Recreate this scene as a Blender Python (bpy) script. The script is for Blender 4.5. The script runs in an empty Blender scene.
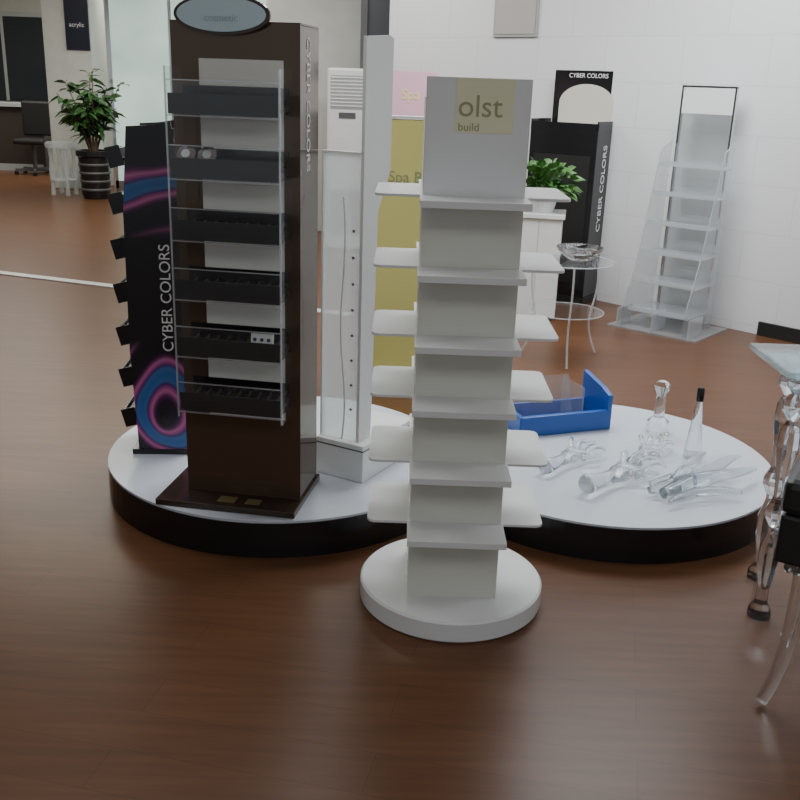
import bpy, bmesh, math, random
from mathutils import Matrix, Vector, Euler
random.seed(4)
D=math.radians
COL=bpy.context.scene.collection
def link(o,p=None):
    COL.objects.link(o)
    if p is not None: o.parent=p
    return o
# ---------------------------------------------------------------- materials
def mat(name,col,rough=.5,metal=0,emit=0,spec=.5,noise=0,nscale=8,ecol=None):
    m=bpy.data.materials.new(name);m.use_nodes=True
    nt=m.node_tree;b=nt.nodes["Principled BSDF"]
    b.inputs["Base Color"].default_value=(*col,1)
    b.inputs["Roughness"].default_value=rough;b.inputs["Metallic"].default_value=metal
    b.inputs["Specular IOR Level"].default_value=spec
    if emit:
        b.inputs["Emission Color"].default_value=(*(ecol or col),1);b.inputs["Emission Strength"].default_value=emit
    if noise:
        tc=nt.nodes.new("ShaderNodeTexCoord");n=nt.nodes.new("ShaderNodeTexNoise");n.inputs["Scale"].default_value=nscale
        r=nt.nodes.new("ShaderNodeValToRGB");a=1-noise
        r.color_ramp.elements[0].color=(col[0]*a,col[1]*a,col[2]*a,1);r.color_ramp.elements[1].color=(min(1,col[0]*(1+noise)),min(1,col[1]*(1+noise)),min(1,col[2]*(1+noise)),1)
        r.color_ramp.elements[0].position=.3;r.color_ramp.elements[1].position=.7
        nt.links.new(tc.outputs["Object"],n.inputs["Vector"]);nt.links.new(n.outputs["Fac"],r.inputs["Fac"]);nt.links.new(r.outputs["Color"],b.inputs["Base Color"])
    return m
def sheetmat(name,tint=(.93,.95,.95),base=.03,rough=.03,white=0,edge=.5):
    m=bpy.data.materials.new(name);m.use_nodes=True;nt=m.node_tree;nt.nodes.clear()
    o=nt.nodes.new("ShaderNodeOutputMaterial");t=nt.nodes.new("ShaderNodeBsdfTransparent");g=nt.nodes.new("ShaderNodeBsdfGlossy")
    t.inputs[0].default_value=(*tint,1);g.inputs["Roughness"].default_value=rough;g.inputs[0].default_value=(.95,.97,1,1)
    f=nt.nodes.new("ShaderNodeLayerWeight");f.inputs["Blend"].default_value=.5
    pw=nt.nodes.new("ShaderNodeMath");pw.operation='POWER';pw.inputs[1].default_value=4
    a=nt.nodes.new("ShaderNodeMath");a.operation='MULTIPLY_ADD';a.inputs[1].default_value=edge;a.inputs[2].default_value=base;a.use_clamp=True
    mx=nt.nodes.new("ShaderNodeMixShader")
    nt.links.new(f.outputs["Facing"],pw.inputs[0]);nt.links.new(pw.outputs[0],a.inputs[0]);nt.links.new(a.outputs[0],mx.inputs[0]);nt.links.new(t.outputs[0],mx.inputs[1]);nt.links.new(g.outputs[0],mx.inputs[2])
    last=mx
    if white:
        d=nt.nodes.new("ShaderNodeBsdfDiffuse");d.inputs[0].default_value=(.88,.90,.92,1)
        tl=nt.nodes.new("ShaderNodeBsdfTranslucent");tl.inputs[0].default_value=(.88,.90,.92,1)
        md=nt.nodes.new("ShaderNodeMixShader");md.inputs[0].default_value=.5
        nt.links.new(d.outputs[0],md.inputs[1]);nt.links.new(tl.outputs[0],md.inputs[2])
        m2=nt.nodes.new("ShaderNodeMixShader");m2.inputs[0].default_value=white
        nt.links.new(mx.outputs[0],m2.inputs[1]);nt.links.new(md.outputs[0],m2.inputs[2]);last=m2
    nt.links.new(last.outputs[0],o.inputs[0]);return m
def crystalmat(name,fac=.55,col=(.97,.99,1)):
    m=bpy.data.materials.new(name);m.use_nodes=True;nt=m.node_tree;nt.nodes.clear()
    o=nt.nodes.new("ShaderNodeOutputMaterial");t=nt.nodes.new("ShaderNodeBsdfTransparent");g=nt.nodes.new("ShaderNodeBsdfGlass")
    t.inputs[0].default_value=(.93,.95,.97,1)
    g.inputs["Color"].default_value=(*col,1);g.inputs["Roughness"].default_value=.02;g.inputs["IOR"].default_value=1.46
    mx=nt.nodes.new("ShaderNodeMixShader");mx.inputs[0].default_value=fac
    nt.links.new(t.outputs[0],mx.inputs[1]);nt.links.new(g.outputs[0],mx.inputs[2]);nt.links.new(mx.outputs[0],o.inputs[0]);return m
def woodmat():
    m=bpy.data.materials.new("floor_wood");m.use_nodes=True;nt=m.node_tree;N=nt.nodes;L=nt.links;b=N["Principled BSDF"]
    tc=N.new("ShaderNodeTexCoord");mp=N.new("ShaderNodeMapping");mp.inputs["Rotation"].default_value=(0,0,D(12))
    br=N.new("ShaderNodeTexBrick");br.inputs["Scale"].default_value=1;br.inputs["Brick Width"].default_value=1.2;br.inputs["Row Height"].default_value=.14
    br.inputs["Mortar Size"].default_value=.0012;br.inputs["Color1"].default_value=(.120,.053,.024,1);br.inputs["Color2"].default_value=(.107,.046,.021,1);br.inputs["Mortar"].default_value=(.08,.035,.017,1)
    mp2=N.new("ShaderNodeMapping");mp2.inputs["Rotation"].default_value=(0,0,D(12));mp2.inputs["Scale"].default_value=(1.2,16,1)
    n=N.new("ShaderNodeTexNoise");n.inputs["Scale"].default_value=2.2;n.inputs["Detail"].default_value=6
    r=N.new("ShaderNodeValToRGB");r.color_ramp.elements[0].color=(.82,.82,.82,1);r.color_ramp.elements[1].color=(1.13,1.13,1.13,1);r.color_ramp.elements[0].position=.3;r.color_ramp.elements[1].position=.7
    mx=N.new("ShaderNodeMixRGB");mx.blend_type='MULTIPLY';mx.inputs[0].default_value=1
    L.new(tc.outputs["Object"],mp.inputs[0]);L.new(mp.outputs[0],br.inputs["Vector"]);L.new(tc.outputs["Object"],mp2.inputs[0]);L.new(mp2.outputs[0],n.inputs["Vector"])
    L.new(n.outputs["Fac"],r.inputs[0]);L.new(br.outputs["Color"],mx.inputs[1]);L.new(r.outputs[0],mx.inputs[2]);L.new(mx.outputs[0],b.inputs["Base Color"])
    b.inputs["Roughness"].default_value=.33;b.inputs["Specular IOR Level"].default_value=.25
    return m
def tilemat():
    m=bpy.data.materials.new("white_tile_wall");m.use_nodes=True;nt=m.node_tree;N=nt.nodes;L=nt.links;b=N["Principled BSDF"]
    tc=N.new("ShaderNodeTexCoord");sx=N.new("ShaderNodeSeparateXYZ");cx=N.new("ShaderNodeCombineXYZ")
    br=N.new("ShaderNodeTexBrick");br.inputs["Scale"].default_value=1;br.inputs["Brick Width"].default_value=.6;br.inputs["Row Height"].default_value=.3
    br.inputs["Mortar Size"].default_value=.004;br.inputs["Color1"].default_value=(.76,.77,.79,1);br.inputs["Color2"].default_value=(.745,.755,.775,1);br.inputs["Mortar"].default_value=(.67,.68,.70,1)
    L.new(tc.outputs["Object"],sx.inputs[0]);L.new(sx.outputs["X"],cx.inputs["X"]);L.new(sx.outputs["Z"],cx.inputs["Y"]);L.new(cx.outputs[0],br.inputs["Vector"]);L.new(br.outputs["Color"],b.inputs["Base Color"])
    b.inputs["Roughness"].default_value=.35
    return m
def swirlmat():
    m=bpy.data.materials.new("swirl_graphic");m.use_nodes=True;nt=m.node_tree;N=nt.nodes;L=nt.links;b=N["Principled BSDF"]
    tc=N.new("ShaderNodeTexCoord")
    mp=N.new("ShaderNodeMapping");mp.inputs["Scale"].default_value=(4.2,3.0,1);mp.inputs["Location"].default_value=(.12,-.40,0);mp.inputs["Rotation"].default_value=(0,0,D(25))
    w=N.new("ShaderNodeTexWave");w.wave_type='RINGS';w.rings_direction='Z';w.inputs["Scale"].default_value=.42;w.inputs["Distortion"].default_value=6;w.inputs["Detail"].default_value=1.5;w.inputs["Detail Scale"].default_value=1.1
    r=N.new("ShaderNodeValToRGB");e=r.color_ramp.elements
    e[0].position=.0;e[0].color=(.012,.01,.016,1);e[1].position=1;e[1].color=(.03,.14,.40,1)
    for p,c in [(.28,(.02,.01,.03,1)),(.42,(.14,.02,.12,1)),(.60,(.60,.16,.38,1)),(.72,(.40,.07,.28,1)),(.84,(.07,.03,.18,1)),(.93,(.05,.16,.42,1))]:
        x=e.new(p);x.color=c
    sx=N.new("ShaderNodeSeparateXYZ");mr=N.new("ShaderNodeValToRGB");q=mr.color_ramp.elements
    q[0].position=.0;q[0].color=(1,1,1,1);q[1].position=1;q[1].color=(0,0,0,1)
    for p,c in [(.30,1),(.37,0),(.68,0),(.75,.8),(.90,.8),(.95,0)]:
        x=q.new(p);x.color=(c,c,c,1)
    dv=N.new("ShaderNodeMath");dv.operation='DIVIDE';dv.inputs[1].default_value=1.2
    mx=N.new("ShaderNodeMixRGB");mx.inputs[1].default_value=(.012,.011,.014,1)
    L.new(tc.outputs["Object"],mp.inputs[0]);L.new(mp.outputs[0],w.inputs["Vector"]);L.new(w.outputs["Fac"],r.inputs[0])
    L.new(tc.outputs["Object"],sx.inputs[0]);L.new(sx.outputs["Y"],dv.inputs[0]);L.new(dv.outputs[0],mr.inputs[0]);L.new(mr.outputs[0],mx.inputs[0]);L.new(r.outputs[0],mx.inputs[2]);L.new(mx.outputs[0],b.inputs["Base Color"])
    b.inputs["Roughness"].default_value=.25;return m
WHITE=mat("white_acrylic",(.66,.67,.60),.22)
WHITE2=mat("white_gloss",(.77,.79,.79),.25)
WPAINT=mat("white_paint",(.72,.73,.73),.55,noise=.03)
PTOP=mat("platform_white_top",(.56,.60,.66),.3)
BLACK=mat("black_gloss",(.012,.012,.013),.18)
BLACKM=mat("black_matte",(.014,.014,.014),.5)
BROWN=mat("bronze_brown_mirror",(.11,.072,.048),.1,.4)
BROWND=mat("dark_brown_gloss",(.05,.034,.025),.1,.2)
BEIGE=mat("beige_back_panel",(.84,.84,.78),.35)
CHROME=mat("chrome",(.7,.72,.74),.12,1)
YELLOW=mat("yellow_panel",(.76,.72,.24),.4)
LABEL=mat("yellow_green_label",(.82,.82,.56),.35)
PINK=mat("pink_panel",(.66,.40,.49),.5)
BLUE=mat("blue_plastic",(.015,.10,.42),.28)
GOLD=mat("gold_sticker",(.28,.22,.10),.35,.5)
TXTW=mat("white_lettering",(.85,.85,.85),.5)
TXTG=mat("green_grey_lettering",(.36,.38,.2),.5)
TEAL=mat("teal_header",(.60,.78,.84),.2)
LEAF=mat("leaf_green",(.035,.10,.025),.4,noise=.5,nscale=14)
LEAF2=mat("leaf_bright_green",(.06,.17,.035),.4,noise=.5,nscale=20)
STEM=mat("plant_stem",(.12,.08,.05),.7)
SOIL=mat("soil",(.05,.035,.025),.9)
GREY=mat("grey_panel",(.36,.37,.36),.5)
DGREY=mat("dark_grey",(.09,.09,.095),.5)
FROST=mat("frosted_glass_glow",(.55,.68,.62),.3,emit=.5,ecol=(.6,.8,.72),noise=.35,nscale=1.5)  # weak green emission stands in for light coming through the glass
FARW=mat("far_wall_beige",(.46,.45,.40),.7,noise=.05)
PILLAR=mat("pillar_grey",(.64,.65,.61),.6,noise=.04)
CEIL=mat("ceiling_white",(.7,.7,.7),.8,noise=.02)
ACR=sheetmat("clear_acrylic",(.97,.98,.98),.02,edge=.4,white=.015)
ACRL=sheetmat("clear_acrylic_light",(.94,.95,.96),.05,white=.09)
ACRE=sheetmat("acrylic_polished_edge",(.8,.84,.86),.15,white=.35)
ACRW=sheetmat("milky_acrylic",(.92,.94,.95),.06,white=.32)
ACRF=sheetmat("frosted_acrylic",(.84,.87,.86),.05,white=.38)
CRYS=crystalmat("solid_crystal_acrylic",.85)
FLOORM=woodmat();TILE=tilemat();SWIRL=swirlmat()
# ---------------------------------------------------------------- helpers
def grp(name,loc=(0,0,0),rz=0):
    e=bpy.data.objects.new(name,None);e.empty_display_size=.1;link(e);e.location=loc;e.rotation_euler=(0,0,D(rz));return e
def mesh(name,verts,faces,m,parent=None,loc=(0,0,0),rot=None,smooth=False,bevel=0):
    me=bpy.data.meshes.new(name);me.from_pydata(verts,[],faces);me.materials.append(m)
    bm=bmesh.new();bm.from_mesh(me);bmesh.ops.recalc_face_normals(bm,faces=bm.faces);bm.to_mesh(me);bm.free()
    if smooth:
        for p in me.polygons:p.use_smooth=True
    o=bpy.data.objects.new(name,me);link(o,parent);o.location=loc
    if rot is not None:o.rotation_euler=rot
    if bevel:
        b=o.modifiers.new("bevel",'BEVEL');b.width=bevel;b.segments=2;b.limit_method='ANGLE'
    return o
def box(p,name,s,c,m,rot=None,bevel=0):
    x,y,z=s[0]/2,s[1]/2,s[2]/2
    v=[(-x,-y,-z),(x,-y,-z),(x,y,-z),(-x,y,-z),(-x,-y,z),(x,-y,z),(x,y,z),(-x,y,z)]
    f=[(0,3,2,1),(4,5,6,7),(0,1,5,4),(1,2,6,5),(2,3,7,6),(3,0,4,7)]
    return mesh(name,v,f,m,p,c,rot,bevel=bevel)
def prism(p,name,pts,z0,z1,m,loc=(0,0,0),rot=None,bevel=0):
    n=len(pts);v=[(x,y,z0) for x,y in pts]+[(x,y,z1) for x,y in pts]
    f=[tuple(range(n))[::-1],tuple(range(n,2*n))]+[(i,(i+1)%n,n+(i+1)%n,n+i) for i in range(n)]
    return mesh(name,v,f,m,p,loc,rot,bevel=bevel)
def lathe(p,name,prof,m,loc=(0,0,0),rot=None,seg=32,smooth=True,sx=1,sy=1):
    v=[];f=[]
    for r,z in prof:
        for i in range(seg):
            a=2*math.pi*i/seg;v.append((r*math.cos(a)*sx,r*math.sin(a)*sy,z))
    for j in range(len(prof)-1):
        for i in range(seg):
            k=(i+1)%seg;f.append((j*seg+i,j*seg+k,(j+1)*seg+k,(j+1)*seg+i))
    f.append(tuple(range(seg))[::-1]);f.append(tuple(range((len(prof)-1)*seg,len(prof)*seg)))
    o=mesh(name,v,f,m,p,loc,rot,smooth=smooth)
    if smooth:
        e=o.modifiers.new("es",'EDGE_SPLIT');e.split_angle=D(40)
    return o
def tube(p,name,pts,r,m,radii=None,res=6):
    c=bpy.data.curves.new(name,'CURVE');c.dimensions='3D';c.bevel_depth=r;c.bevel_resolution=3;c.resolution_u=res;c.use_fill_caps=True
    s=c.splines.new('NURBS');s.points.add(len(pts)-1);s.use_endpoint_u=True;s.order_u=min(4,len(pts))
    for i,q in enumerate(pts):
        s.points[i].co=(*q,1);s.points[i].radius=radii[i] if radii else 1
    o=bpy.data.objects.new(name,c);c.materials.append(m);link(o,p);return o
RF=Matrix.Rotation(D(90),3,'X')
RFV=RF@Matrix.Rotation(D(90),3,'Z')
RSV=Matrix.Rotation(D(90),3,'Z')@RF@Matrix.Rotation(D(90),3,'Z')
RSVd=Matrix.Rotation(D(90),3,'Z')@RF@Matrix.Rotation(D(-90),3,'Z')
def text(p,name,body,size,loc,R,m,al='CENTER'):
    c=bpy.data.curves.new(name,'FONT');c.body=body;c.size=size;c.align_x=al;c.align_y='CENTER';c.extrude=.0006;c.materials.append(m)
    o=bpy.data.objects.new(name,c);link(o,p);o.location=loc;o.rotation_euler=R.to_euler();return o
def ellipse(rx,rz,n=48):return [(rx*math.cos(2*math.pi*i/n),rz*math.sin(2*math.pi*i/n)) for i in range(n)]
# ---------------------------------------------------------------- room
box(None,"floor",(22,24,.1),(-2,7,-.05),FLOORM)
box(None,"ceiling",(22,24,.1),(-2,7,3.15),CEIL)
wl=7.4
box(None,"wall_right",(wl,.12,3.1),(0,0,0),TILE)
w=bpy.data.objects["wall_right"];w.rotation_euler=(0,0,D(-45));dx=wl/2*.7071
w.location=(-.2+dx+.042,8.65-dx+.042,1.55)
box(None,"baseboard_right",(4.2,.02,.09),(3.82,4.61,.045),BLACKM,rot=(0,0,D(-45)))
box(None,"wall_far",(13,.15,3.1),(-6,17.2,1.55),FARW)
box(None,"wall_left",(.15,19,3.1),(-11,8,1.55),FARW)
g=grp("wall_notice_board",(.77,7.68-.012,0),-45)
box(g,"board_panel",(.42,.015,.34),(0,0,2.02),GREY)
box(g,"board_face",(.38,.004,.30),(0,-.01,2.02),mat("notice_grey",(.42,.40,.38),.5))
box(None,"pillar",(1.0,.6,3.1),(-.93,10.2,1.55),PILLAR,bevel=.01)
g=grp("dark_door_frame",(-.31,9.2,0))
box(g,"post_left",(.06,.12,3.1),(-.13,0,1.55),DGREY);box(g,"door_panel",(.24,.04,3.0),(0,.02,1.5),mat("door_dark",(.05,.055,.06),.35));box(g,"post_right",(.04,.12,3.1),(.12,0,1.55),GREY)
g=grp("frosted_glass_partition",(-2.75,13.2,0))
for i in range(3):
    box(g,"glass_%d"%i,(.78,.03,2.9),(-.8+i*.8,0,1.5),FROST)
for i in range(4):
    box(g,"mullion_%d"%i,(.04,.06,3.1),(-1.2+i*.8,0,1.55),CHROME)
box(g,"rail_bottom",(2.44,.06,.1),(0,0,.05),CHROME)
g=grp("poster_pillar",(-4.4,13.2,0))
box(g,"shaft",(.62,.6,3.1),(0,0,1.55),PILLAR,bevel=.01)
box(g,"poster",(.30,.02,1.0),(.14,-.315,2.25),mat("poster_navy",(.012,.014,.03),.3))
text(g,"lettering","acrylic",.075,(.14,-.33,2.05),RF,TXTW)
g=grp("office_window",(-6.9,17.08,0))
box(g,"frame",(2.1,.05,1.5),(0,0,1.65),GREY);box(g,"pane",(1.95,.03,1.35),(0,-.03,1.65),mat("window_dark",(.03,.035,.04),.15))
box(g,"mullion",(.05,.05,1.35),(0,-.03,1.65),GREY)
g=grp("reception_desk",(-6.7,15.3,0))
box(g,"counter",(2.2,.5,.95),(0,0,.475),mat("desk_dark",(.05,.04,.035),.3),bevel=.01);box(g,"counter_top",(2.3,.6,.05),(0,0,.975),GREY);box(g,"kick",(2.1,.02,.1),(0,-.26,.05),GREY)
g=grp("computer_monitor",(-6.9,15.3,1.0))
box(g,"screen",(.55,.03,.34),(0,0,.3),BLACK);box(g,"neck",(.05,.04,.15),(0,.02,.1),BLACK);box(g,"foot",(.22,.16,.015),(0,.02,.0085),BLACK)
g=grp("office_chair",(-5.6,14.6,0))
box(g,"seat",(.46,.46,.08),(0,0,.48),BLACKM,bevel=.03);box(g,"back",(.44,.07,.5),(0,.22,.8),BLACKM,bevel=.03)
lathe(g,"post",[(.03,.1),(.03,.45)],DGREY,seg=12)
for i in range(5):
    a=i*2*math.pi/5;box(g,"foot_%d"%i,(.3,.04,.04),(.14*math.cos(a),.14*math.sin(a),.07),DGREY,rot=(0,0,a));lathe(g,"caster_%d"%i,[(.03,0),(.03,.05)],BLACK,loc=(.28*math.cos(a),.28*math.sin(a),0),seg=10)
box(None,"cabinet",(1.3,.5,1.3),(-4.9,16.6,.65),GREY,bevel=.01)
box(None,"trim_threshold",(9,.09,.008),(-4.6,7.75,.004),mat("aluminium_strip",(.6,.6,.58),.35,.3),rot=(0,0,D(-19.5)))
# ---------------------------------------------------------------- platform
c1=Vector((-.45,3.45));c2=Vector((.80,3.5))
d=(c2-c1).length;base=math.atan2((c2-c1).y,(c2-c1).x)
def outline(R):
    a=math.acos(min(1,(d/2)/R));P=[]
    for i in range(73):
        t=base+a+(2*math.pi-2*a)*i/72;P.append((c1.x+R*math.cos(t),c1.y+R*math.sin(t)))
    for i in range(1,72):
        t=base+math.pi+a+(2*math.pi-2*a)*i/72;P.append((c2.x+R*math.cos(t),c2.y+R*math.sin(t)))
    return P
g=grp("display_platform")
prism(g,"skirt",outline(.655),0,.124,BLACK);prism(g,"top_board",outline(.653),.124,.132,PTOP)
ZP=.1325
# ---------------------------------------------------------------- white tower
g=grp("white_display_stand",(.17,2.615,0))
lathe(g,"round_base",[(.272,0),(.278,.006),(.278,.060),(.272,.066)],WHITE2,loc=(.005,-.008,0),seg=96)
cw,cd=.262,.28
box(g,"column_front",(cw,.006,1.45),(0,-cd/2+.003,.066+.725),WHITE)
box(g,"column_back",(cw,.006,1.40),(0,cd/2-.003,.066+.70),WHITE)
box(g,"column_left",(.006,cd-.012,1.40),(-cw/2+.003,0,.766),WHITE)
box(g,"column_right",(.006,cd-.012,1.40),(cw/2-.003,0,.766),WHITE)
box(g,"header_panel",(cw-.004,.004,.30),(0,-cd/2-.002,1.366),WHITE2)
box(g,"header_label",(.145,.002,.13),(.015,-cd/2-.005,1.45),LABEL)
text(g,"header_lettering","olst",.075,(-.052,-cd/2-.007,1.447),RF,TXTG,'LEFT')
text(g,"sub_lettering","build",.028,(-.05,-cd/2-.007,1.398),RF,TXTG,'LEFT')
for k,z in enumerate([1.225,1.04,.855,.682,.49,.303]):
    s=.007
    box(g,"shelf_front_%d"%k,(.275,.122,s),(0,-cd/2-.061,z),WHITE2,bevel=.001)
    box(g,"shelf_lip_%d"%k,(.275,.005,.018),(0,-cd/2-.122,z-.006),WHITE2,bevel=.001)
    box(g,"shelf_back_%d"%k,(.275,.122,s),(0,cd/2+.061,z),WHITE2,bevel=.001)
    for sx,nm in ((-1,"left"),(1,"right")):
        x0=cw/2;x1=cw/2+.122;rr=.02
        P=[(x0,-cd/2),(x1-rr,-cd/2),(x1-rr*.3,-cd/2+rr*.3),(x1,-cd/2+rr),(x1,cd/2-rr),(x1-rr*.3,cd/2-rr*.3),(x1-rr,cd/2),(x0,cd/2)]
        prism(g,"shelf_%s_%d"%(nm,k),[(sx*x,y) for x,y in P],z-s/2,z+s/2,WHITE2)
        box(g,"bracket_%s_%d"%(nm,k),(.004,.24,.02),(sx*(x0+.004),0,z-.012),WHITE)
# ---------------------------------------------------------------- bronze tower
g=grp("bronze_cosmetic_display_stand",(-.505,3.04,ZP),-9)
box(g,"base_plate",(.48,.34,.022),(-.035,-.02,.011),BROWND,bevel=.003)
box(g,"sticker_left",(.06,.045,.001),(-.04,-.14,.0225),GOLD);box(g,"sticker_right",(.05,.04,.001),(.05,-.14,.0225),GOLD)
H0,H1=.022,1.515
bw=.395
box(g,"side_right",(.008,.20,H1-H0),(bw/2-.004,.02,(H0+H1)/2),BROWN)
box(g,"side_left",(.008,.20,H1-H0),(-bw/2+.004,.02,(H0+H1)/2),BROWN)
box(g,"back",(bw,.008,H1-H0),(0,.124,(H0+H1)/2),BROWN)
box(g,"top_cap",(bw,.21,.008),(0,.02,H1),BROWN)
box(g,"front_upright_left",(.085,.008,H1-H0),(-bw/2+.0425,-.083,(H0+H1)/2),BROWN)
box(g,"front_upright_right",(.05,.008,H1-H0),(bw/2-.025,-.083,(H0+H1)/2),BROWN)
box(g,"front_lower_panel",(bw-.135,.008,.28),(.0175,-.083,.162),BROWN)
box(g,"front_top_panel",(bw-.135,.008,.10),(.0175,-.083,1.465),BROWN)
box(g,"light_back_panel",(bw-.135,.004,1.115),(.0175,-.084,.858),BEIGE)
v=ellipse(.145,.056);prism(g,"header_oval",v,-.006,.006,BROWND,loc=(-.03,-.105,1.535),rot=(D(90),0,0))
v=ellipse(.134,.047);prism(g,"header_oval_face",v,-.002,.002,TEAL,loc=(-.03,-.113,1.535),rot=(D(90),0,0))
text(g,"header_lettering","cosmetic",.028,(-.03,-.117,1.525),RF,mat("header_text",(.42,.55,.6),.4))
text(g,"side_lettering","CYBER COLORS",.055,(bw/2+.001,.0,1.29),RSVd,TXTW)
tw=.34
for k in range(6):
    z=1.262-.1815*k;x=.0
    box(g,"tray_floor_%d"%k,(tw-.012,.115,.006),(x,-.146,z),BLACKM)
    box(g,"tray_riser_%d"%k,(tw-.014,.11,.018),(x,-.143,z+.013),BLACKM,rot=(D(8),0,0))
    box(g,"tray_front_%d"%k,(tw-.01,.004,.058),(x,-.203,z+.026),BLACK)
    box(g,"tray_back_%d"%k,(tw-.014,.004,.080),(x,-.091,z+.037),BLACK)
    for j in range(9):
        box(g,"divider_%d_%d"%(k,j),(.003,.10,.012),(x-tw/2+.035+j*.034,-.145,z+.03),DGREY,rot=(D(8),0,0))
    box(g,"clear_front_%d"%k,(tw,.004,.095),(x,-.209,z+.042),ACR)
    box(g,"clear_edge_%d"%k,(tw,.004,.003),(x,-.209,z+.091),ACRE)
    box(g,"clear_edge_low_%d"%k,(tw,.004,.003),(x,-.209,z-.007),ACRE)
for s in (-1,1):
    box(g,"clear_side_%d"%s,(.004,.118,1.06),(s*tw/2,-.148,.86),ACR)
    box(g,"clear_side_edge_%d"%s,(.005,.003,1.06),(s*tw/2,-.2085,.86),ACRE)
for i,x in enumerate([-.125,-.06]):
    lathe(g,"compact_%d"%i,[(.024,0),(.029,.004),(.029,.010),(.014,.013)],CHROME,loc=(x,-.17,1.14),rot=(D(60),0,0),seg=20)
    lathe(g,"compact_inner_%d"%i,[(.013,0),(.013,.003)],WHITE2,loc=(x,-.1815,1.1465),rot=(D(60),0,0),seg=16)
box(g,"product_box",(.07,.012,.035),(.105,-.190,.60),WHITE2,rot=(D(-10),0,0))
for j in range(3): lathe(g,"product_dot_%d"%j,[(.006,0),(.006,.002)],BLACK,loc=(.083+j*.022,-.1965,.60),rot=(D(80),0,0),seg=10)
# ---------------------------------------------------------------- swirl tower
g=grp("tiered_makeup_display_stand",(-.895,3.37,ZP),4)
outl=[(-.085,0),(.10,0),(.105,.5),(.095,1.12),(.08,1.215),(.0,1.20),(-.07,1.195),(-.095,.9),(-.10,.4)]
prism(g,"graphic_side_panel",outl,-.006,.006,SWIRL,rot=(D(90),0,0),loc=(0,-.02,0))
prism(g,"far_side_panel",outl,-.006,.006,BLACK,rot=(D(90),0,0),loc=(0,.22,0))
box(g,"back_panel",(.01,.23,1.18),(.085,.10,.60),BLACK)
box(g,"base",(.22,.26,.02),(0,.10,.01),BLACK)
text(g,"lettering","CYBER COLORS",.055,(.042,-.028,.60),RFV,TXTW)
for k in range(7):
    z=.14+k*.158
    x=-.095
    box(g,"tier_%d"%k,(.15,.23,.008),(x+.035,.10,z),BLACKM,rot=(0,D(-14),0))
    box(g,"tier_front_%d"%k,(.008,.235,.06),(x-.04,.10,z-.006),BLACK,rot=(0,D(-14),0))
    box(g,"tier_stock_%d"%k,(.05,.19,.03),(x+.0,.10,z+.018),GREY,rot=(0,D(-14),0))
    box(g,"tier_side_%d"%k,(.05,.006,.07),(x-.02,-.018,z+.005),BLACK,rot=(0,D(-14),0))
# ---------------------------------------------------------------- white box stand
g=grp("white_acrylic_display_stand",(-.125,3.335,ZP),-29)
box(g,"box_base",(.20,.36,.14),(0,0,.07),WHITE2,bevel=.003)
box(g,"box_shadow_gap",(.202,.362,.004),(0,0,.12),BLACKM)
box(g,"frosted_panel",(.16,.006,1.0),(-.02,-.15,.64),ACRF)
box(g,"panel_edge_left",(.006,.02,1.0),(-.097,-.145,.64),WHITE2)
box(g,"panel_top",(.16,.02,.006),(-.02,-.145,1.143),WHITE2)
prism(g,"white_fin",[(-.155,.14),(-.075,.14),(-.06,.95),(.015,1.08),(.015,1.50),(-.01,1.51),(-.155,1.50)],-.006,.006,WHITE2,loc=(.060,0,0),rot=(D(90),0,D(90)))
for i in range(8): lathe(g,"hole_%d"%i,[(.005,0),(.005,.003)],DGREY,loc=(.03,-.154,.26+i*.09),rot=(D(90),0,0),seg=10)
tube(g,"cable",[(-.01,-.16,1.0),(.02,-.175,.85),(-.02,-.17,.6),(.01,-.175,.4),(.02,-.172,.25),(.0,-.165,.145)],.003,WHITE2)
# yellow display
g=grp("yellow_banner_display",(.05,4.75,0),-4)
box(g,"base",(.48,.34,.03),(0,0,.015),WHITE2,bevel=.004)
box(g,"panel",(.42,.06,1.30),(0,0,.68),YELLOW,bevel=.004)
box(g,"frame_left",(.012,.07,1.32),(-.216,0,.68),WHITE2);box(g,"frame_right",(.012,.07,1.32),(.216,0,.68),WHITE2)
box(g,"top_strip",(.44,.07,.012),(0,0,1.34),WHITE2)
text(g,"lettering","Spa B",.075,(-.06,-.032,1.06),RF,TXTG)
g=grp("pink_poster_stand",(-.0,6.6,0),0)
box(g,"pink_board",(.30,.02,.30),(.02,0,1.42),PINK);box(g,"leg_left",(.02,.02,1.26),(-.10,.02,.64),WHITE2);box(g,"leg_right",(.02,.02,1.26),(.13,.02,.64),WHITE2);box(g,"foot",(.4,.3,.02),(0,0,.01),WHITE2)
text(g,"lettering","Spa",.09,(0,-.012,1.42),RF,YELLOW)
g=grp("floor_air_conditioner",(-.56,9.0,0))
box(g,"body",(.36,.30,1.60),(0,0,.80),WPAINT,bevel=.02)
box(g,"grille",(.30,.01,.28),(0,-.152,1.40),GREY)
for i in range(9): box(g,"louvre_%d"%i,(.29,.012,.010),(0,-.157,1.28+i*.03),WHITE2,rot=(D(30),0,0))
box(g,"control_panel",(.15,.006,.05),(0,-.153,1.2),DGREY);box(g,"intake",(.30,.008,.4),(0,-.152,.35),GREY)
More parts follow.
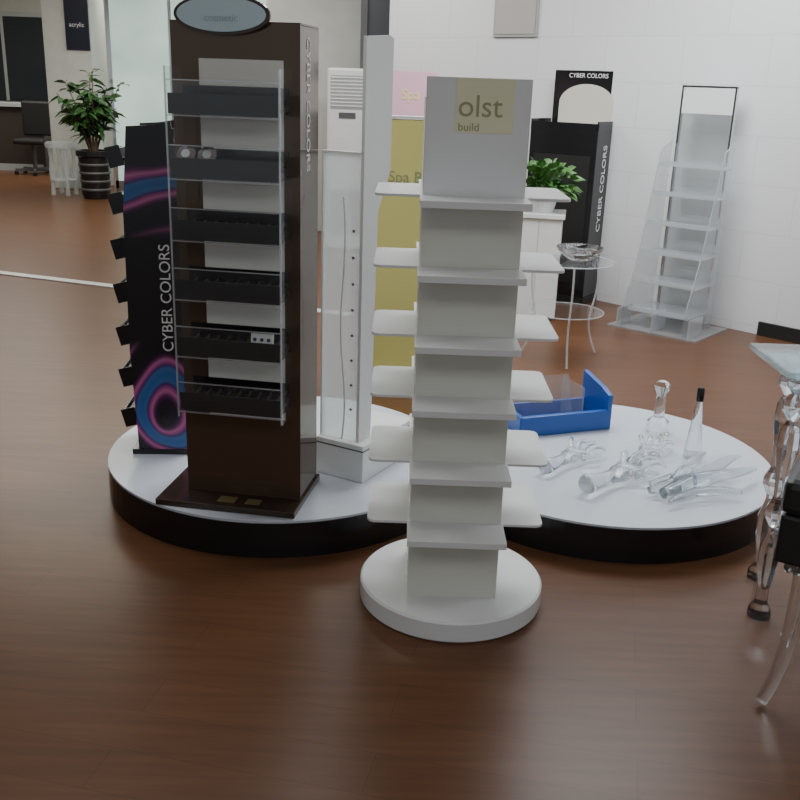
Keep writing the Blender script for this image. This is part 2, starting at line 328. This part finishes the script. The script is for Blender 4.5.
# ---------------------------------------------------------------- black back stand
g=grp("black_cosmetic_display_stand",(1.17,7.08,0),-34)
bw=.52;bd=.30
box(g,"body",(bw,bd,1.22),(0,0,.61),BLACK,bevel=.004)
box(g,"plinth",(bw+.02,bd+.02,.05),(0,0,.025),BLACKM)
box(g,"tray_rim_front",(bw,.01,.05),(0,-bd/2+.005,1.245),BLACK)
box(g,"tray_rim_left",(.01,bd,.07),(-bw/2+.005,0,1.25),BLACK);box(g,"tray_rim_right",(.01,bd,.07),(bw/2-.005,0,1.25),BLACK)
for i in range(6): box(g,"tester_%d"%i,(.05,.2,.02),(-.19+i*.076,-.02,1.235),GREY)
hx=.04
box(g,"header_board",(.52,.02,.40),(hx,bd/2-.04,1.42),BLACK)
arch=[(-.21,0),(.21,0)]+[(.21*math.cos(D(t)),.14+.13*math.sin(D(t))) for t in range(0,181,10)]
prism(g,"arch_mirror",arch,-.002,.002,mat("arch_face",(.62,.61,.53),.25),rot=(D(90),0,0),loc=(hx,bd/2-.054,1.26))
text(g,"header_lettering","CYBER COLORS",.042,(hx,bd/2-.052,1.585),RF,TXTW)
text(g,"side_lettering","CYBER COLORS",.085,(bw/2+.002,0,.82),RSV,TXTW)
box(g,"front_gloss_panel",(bw-.08,.004,.9),(0,-bd/2-.002,.6),BLACKM)
g=grp("white_pedestal_cabinet",(.90,6.45,0),-10)
box(g,"body",(.30,.30,.66),(0,0,.35),WPAINT,bevel=.004);box(g,"top",(.33,.33,.03),(0,0,.695),WHITE2,bevel=.004);box(g,"plinth",(.28,.28,.02),(0,0,.01),DGREY);box(g,"door_line",(.003,.003,.6),(0,-.151,.37),GREY)
def leafmesh(p,name,tips,m,L=.12,W=.045):
    v=[];f=[]
    for (c,dirv) in tips:
        dirv=dirv.normalized();side=dirv.cross(Vector((0,0,1)));side=side.normalized() if side.length>.01 else Vector((1,0,0))
        side=(Matrix.Rotation(random.uniform(-.8,.8),3,dirv)@side);l=L*random.uniform(.7,1.2);w_=W*random.uniform(.7,1.2);up=side.cross(dirv)
        i=len(v)
        for t,k in ((0,0),(.3,1),(.65,.8),(1,0)):
            q=c+dirv*l*t-Vector((0,0,1))*l*.35*t*t
            if k==0:v.append(tuple(q))
            else:
                v.append(tuple(q-side*w_/2*k+up*w_*.12));v.append(tuple(q));v.append(tuple(q+side*w_/2*k+up*w_*.12))
        f+= [(i,i+1,i+2),(i,i+2,i+3),(i+1,i+4,i+5,i+2),(i+2,i+5,i+6,i+3),(i+4,i+7,i+5),(i+5,i+7,i+6)]
    me=bpy.data.meshes.new(name);me.from_pydata(v,[],f);me.materials.append(m)
    o=bpy.data.objects.new(name,me);link(o,p);return o
g=grp("potted_pothos",(.90,6.45,.7105))
lathe(g,"pot",[(.08,0),(.11,.11),(.115,.12),(.107,.12),(.10,.10)],WHITE2)
lathe(g,"soil",[(.098,.08),(.098,.105)],SOIL)
tips=[]
for i in range(230):
    a=random.uniform(0,6.283);e=random.uniform(-.15,1.3);r=random.uniform(.03,.18)
    dv=Vector((math.cos(a)*math.cos(e),math.sin(a)*math.cos(e),math.sin(e)));tips.append((Vector((0.0,0,.14))+Vector((dv.x*r*1.3,dv.y*r,dv.z*r*.95)),dv))
leafmesh(g,"foliage",tips,LEAF2,.09,.055)
g=grp("potted_ficus",(-3.87,12.0,0))
lathe(g,"pot",[(.15,0),(.17,.05),(.19,.5),(.215,.52),(.215,.58),(.19,.58),(.18,.52)],BLACK,seg=28)
for i in range(4): lathe(g,"pot_ring_%d"%i,[(.176+.004*i,.10+i*.1),(.184+.004*i,.115+i*.1),(.179+.004*i,.13+i*.1)],DGREY,seg=28)
lathe(g,"soil",[(.178,.5),(.178,.53)],SOIL)
tips=[]
for b in range(14):
    a=b*2.4;sp=random.uniform(.15,.42);h=random.uniform(.95,1.6)
    e=Vector((math.cos(a)*sp,math.sin(a)*sp,h))
    tube(g,"branch_%d"%b,[(.03*math.cos(a),.03*math.sin(a),.52),(e.x*.3,e.y*.3,.52+(h-.52)*.5),tuple(e)],.012,STEM,radii=[1,.7,.3])
    for j in range(24):
        t=random.uniform(.45,1);q=Vector((e.x*t*t,e.y*t*t,.52+(h-.52)*t));aa=random.uniform(0,6.28)
        tips.append((q,Vector((math.cos(aa),math.sin(aa),random.uniform(-.3,.7)))))
leafmesh(g,"foliage",tips,LEAF,.22,.08)
g=grp("crystal_stool",(-4.35,12.25,0))
lathe(g,"seat",[(.19,.58),(.2,.6),(.2,.63),(.18,.65)],ACRF)
for i in range(4):
    a=i*math.pi/2+.6;lathe(g,"leg_%d"%i,[(.03,0),(.022,.15),(.035,.3),(.022,.45),(.035,.58)],ACRF,loc=(.14*math.cos(a),.14*math.sin(a),0),seg=12)
lathe(g,"foot_ring",[(.15,.18),(.16,.19),(.15,.2)],ACRF)
# ---------------------------------------------------------------- clear shelf stand by wall
g=grp("clear_acrylic_shelf_stand",(1.83,6.27,0),-40)
box(g,"back_panel",(.34,.008,1.50),(0,.10,.76),sheetmat("grey_mirror",(.86,.88,.88),.12,white=.1))
for s in (-1,1): box(g,"frame_%d"%s,(.012,.03,1.54),(s*.176,.10,.77),CHROME)
box(g,"frame_top",(.364,.03,.012),(0,.10,1.535),CHROME)
box(g,"header",(.34,.004,.14),(0,.092,1.44),WHITE2)
for k in range(6):
    z=.12+k*.185;dep=.36-.045*k;wd=.42
    box(g,"shelf_%d"%k,(wd,dep,.006),(0,.085-dep/2,z),ACRW)
    box(g,"shelf_lip_%d"%k,(wd,.006,.03),(0,.085-dep,z+.012),ACRE)
SP=[(-.34,0),(.09,0),(.09,1.2),(-.04,1.15),(-.20,.5),(-.34,.15)]
for s in (-1,1):
    prism(g,"side_panel_%d"%s,SP,-.003,.003,ACRL,loc=(s*.213,0,0),rot=(D(90),0,D(90)))
    for i in range(3,6):
        a_,b_=SP[i-1],SP[i];tube(g,"side_edge_%d_%d"%(s,i),[(s*.213,a_[0],a_[1]),(s*.213,b_[0],b_[1])],.004,ACRE)
box(g,"base_plate",(.62,.50,.012),(0,-.10,.006),ACRW)
for i in range(3):
    box(g,"base_fin_%d"%i,(.008,.2,.12),(-.25+i*.25,-.24,.072),ACRE)
# ---------------------------------------------------------------- clear side table
g=grp("clear_acrylic_side_table",(.93,5.35,0))
lathe(g,"top",[(.25,.57),(.255,.576),(.25,.582)],ACR,seg=48)
lathe(g,"lower_shelf",[(.22,.28),(.225,.286),(.22,.292)],ACR,seg=48)
for i in range(3):
    a=i*2.094+.5;q=lambda r,z:(r*math.cos(a),r*math.sin(a),z)
    tube(g,"leg_%d"%i,[q(.2,.57),q(.24,.43),q(.18,.28),q(.17,.15),q(.25,.012)],.006,ACRE)
tube(g,"rim",[(.25*math.cos(t*math.pi/12),.25*math.sin(t*math.pi/12),.576) for t in range(25)],.003,ACRE)
tube(g,"lower_rim",[(.22*math.cos(t*math.pi/12),.22*math.sin(t*math.pi/12),.286) for t in range(25)],.003,ACRE)
g=grp("crystal_bowl",(.98,5.33,.5835))
lathe(g,"bowl",[(.05,0),(.07,.01),(.12,.05),(.135,.075),(.125,.075),(.10,.045),(.05,.02)],CRYS,seg=12,smooth=False)
# ---------------------------------------------------------------- blue tray
g=grp("blue_display_tray",(.66,3.83,ZP),20)
box(g,"bottom",(.40,.20,.014),(0,0,.007),BLUE,bevel=.002)
box(g,"front_wall",(.42,.025,.085),(0,-.10,.0425),BLUE,bevel=.003)
box(g,"back_wall",(.42,.015,.075),(0,.10,.0375),BLUE,bevel=.003)
P=[(-.11,0),(.11,0),(.11,.20),(-.05,.17),(-.11,.15)]
prism(g,"right_wall",P,-.011,.011,BLUE,loc=(.20,0,0),rot=(D(90),0,D(90)),bevel=.003)
box(g,"left_wall",(.02,.21,.085),(-.205,0,.0425),BLUE,bevel=.003)
box(g,"clear_divider",(.005,.18,.17),(.08,0,.10),ACRL);box(g,"clear_lid",(.28,.004,.17),(-.03,.07,.11),ACRL,rot=(D(-20),0,0))
# ---------------------------------------------------------------- crystals on platform
def handform(name,loc,rz,s=1):
    g=grp(name,loc,rz);g.scale=(s,s,s)
    V=[(-.17,0,.034),(-.10,0,.026),(-.04,0,.024),(0,0,.026),(.035,0,.026)];Rr=[(.036,.033),(.024,.022),(.022,.018),(.034,.016),(.040,.016)]
    E=[(0,1),(1,2),(2,3),(3,4)]
    def chain(root,pts,rs):
        prev=root
        for q,r in zip(pts,rs):
            V.append(q);Rr.append((r,r));E.append((prev,len(V)-1));prev=len(V)-1
    for y,l,dy in ((-.030,.8,-.016),(-.010,1,-.005),(.011,.95,.006),(.030,.75,.018)):
        chain(4,[(.055,y,.028),(.055+.040*l,y+dy,.046),(.055+.072*l,y+dy*1.6,.040),(.055+.098*l,y+dy*1.8,.024)],(.0095,.009,.008,.006))
    chain(3,[(.010,-.042,.026),(.035,-.070,.034),(.060,-.080,.030)],(.011,.010,.007))
    me=bpy.data.meshes.new(name);me.from_pydata(V,E,[]);me.materials.append(CRYS)
    o=bpy.data.objects.new("hand_form",me);link(o,g)
    sk=o.modifiers.new("skin",'SKIN');sk.use_smooth_shade=True
    for i,sv in enumerate(me.skin_vertices[0].data): sv.radius=Rr[i];sv.use_root=(i==3)
    su=o.modifiers.new("sub",'SUBSURF');su.levels=2;su.render_levels=2
    return g
handform("acrylic_hand_form",(.66,3.40,ZP),50,1.15)
handform("acrylic_hand_form",(.82,3.24,ZP),44,1.35)
handform("acrylic_hand_form",(.97,3.47,ZP),60,1.1)
g=grp("crystal_branch_ornament",(1.11,3.18,ZP),20);g.scale=(1.15,1.2,1.3)
for i,(pts,rd) in enumerate([([(-.17,-.03,.02),(-.06,.0,.03),(.05,.02,.04),(.16,.09,.05),(.24,.13,.03)],[.9,1.4,1.2,.8,.3]),
    ([(-.05,0,.03),(.04,-.03,.05),(.13,-.02,.05),(.22,.03,.03)],[1.3,1.1,.8,.3]),([(-.17,.04,.02),(-.08,.02,.035),(0,.05,.05),(.06,.12,.03)],[.5,1,1,.4]),
    ([(-.19,-.09,.02),(-.10,-.05,.03),(0,-.07,.03),(.07,-.09,.02)],[.4,.9,.9,.4]),([(-.2,.0,.02),(-.12,.0,.03),(-.04,.01,.03)],[.6,1.2,1]),
    ([(-.10,.02,.03),(0,.08,.06),(.10,.14,.05),(.15,.19,.03)],[.8,.9,.7,.3])]):
    tube(g,"branch_%d"%i,pts,.018,CRYS,radii=rd)
g=grp("glass_bottle",(1.09,3.78,ZP))
lathe(g,"bottle",[(.045,0),(.048,.01),(.046,.05),(.022,.07),(.020,.17),(.030,.19),(.034,.21),(.018,.225)],CRYS)
g=grp("crystal_cone_bottle",(1.16,3.50,ZP))
lathe(g,"foot",[(.036,0),(.036,.02)],ACRW);lathe(g,"cone",[(.034,.02),(.012,.235)],CRYS);lathe(g,"cap",[(.013,.235),(.014,.24),(.014,.285),(.010,.29)],BLACK)
# ---------------------------------------------------------------- crystal table & chair
g=grp("crystal_console_table",(1.41,2.66,0))
box(g,"glass_top",(.70,.32,.018),(0,0,.772),sheetmat("tabletop_glass",(.74,.86,.90),.06,white=.12),bevel=.003)
box(g,"under_frame",(.62,.24,.015),(0,0,.755),CRYS)
prof=[(.034,0),(.036,.02),(.02,.05),(.018,.10),(.03,.16),(.032,.22),(.016,.28),(.016,.30),(.034,.335),(.034,.355),(.016,.39),(.020,.46),(.034,.55),(.030,.60),(.014,.63),(.036,.665),(.036,.69),(.014,.71),(.03,.73),(.034,.747)]
for i,(x,y) in enumerate([(-.30,-.12),(.30,-.12),(-.22,.12),(.22,.12)]):
    lathe(g,"leg_%d"%i,prof,CRYS,loc=(x,y,0),seg=8,smooth=False)
g=grp("ghost_chair",(1.235,2.14,0),-30)
box(g,"black_seat_cushion",(.48,.36,.09),(-.01,-.01,.585),BLACKM,bevel=.02)
box(g,"black_skirt",(.47,.35,.13),(-.01,-.01,.475),BLACKM,bevel=.01)
box(g,"seat_apron",(.44,.34,.03),(0,0,.395),CRYS,bevel=.01)
for i,(sx,sy) in enumerate([(-1,-1),(1,-1),(-1,1),(1,1)]):
    tube(g,"leg_%d"%i,[(sx*.17,sy*.145,.41),(sx*.175,sy*.15,.28),(sx*.17,sy*.145,.13),(sx*.215,sy*.18,.015)],.02,CRYS,radii=[1.4,1.1,.9,.8])
tube(g,"back_frame",[(.19,-.17,.56),(.22,-.19,.75),(.2,-.16,.98),(.22,0,1.05),(.2,.16,.98),(.22,.19,.75),(.19,.17,.56)],.015,CRYS)
# ---------------------------------------------------------------- lights
def area(name,loc,sx,sy,e,col=(1,1,1),rot=(0,0,0)):
    l=bpy.data.lights.new(name,'AREA');l.shape='RECTANGLE';l.size=sx;l.size_y=sy;l.energy=e;l.color=col
    o=bpy.data.objects.new(name,l);link(o);o.location=loc;o.rotation_euler=rot
area("overhead_area",(.8,5.2,3.05),2.4,1.2,135,(.97,.99,1))
area("overhead_area",(-1.4,3.4,3.05),2.0,1.0,42,(.98,.99,1))
area("overhead_area",(.2,-.8,3.05),3.4,1.2,42,(.98,.99,1))  # fill light added behind the camera to brighten the fronts, no known fixture
area("overhead_area",(3.4,3.4,3.05),1.0,1.0,38,(.97,.99,1))
area("overhead_area",(-3.5,9.5,3.05),3,1.5,130,(1,.96,.85))
area("overhead_area",(-5,14,3.05),4,1.5,160,(1,.97,.88))
area("overhead_area",(-1.8,11.8,3.05),1,1,50,(.9,1,.95))
area("overhead_area",(-.8,7.6,3.05),1,1,45,(1,1,.97))
wd=bpy.data.worlds.new("World");bpy.context.scene.world=wd;wd.use_nodes=True
wd.node_tree.nodes["Background"].inputs[0].default_value=(.80,.85,.90,1);wd.node_tree.nodes["Background"].inputs[1].default_value=.5
# ---------------------------------------------------------------- camera
cd_=bpy.data.cameras.new("camera");cam=bpy.data.objects.new("camera",cd_);link(cam);bpy.context.scene.camera=cam
cd_.sensor_width=36;cd_.lens=950/800*36;cd_.clip_end=100
cam.matrix_world=Matrix.Translation((0,0,1.5))@Matrix.Rotation(D(71.5),4,'X')@Matrix.Rotation(D(2),4,'Z')
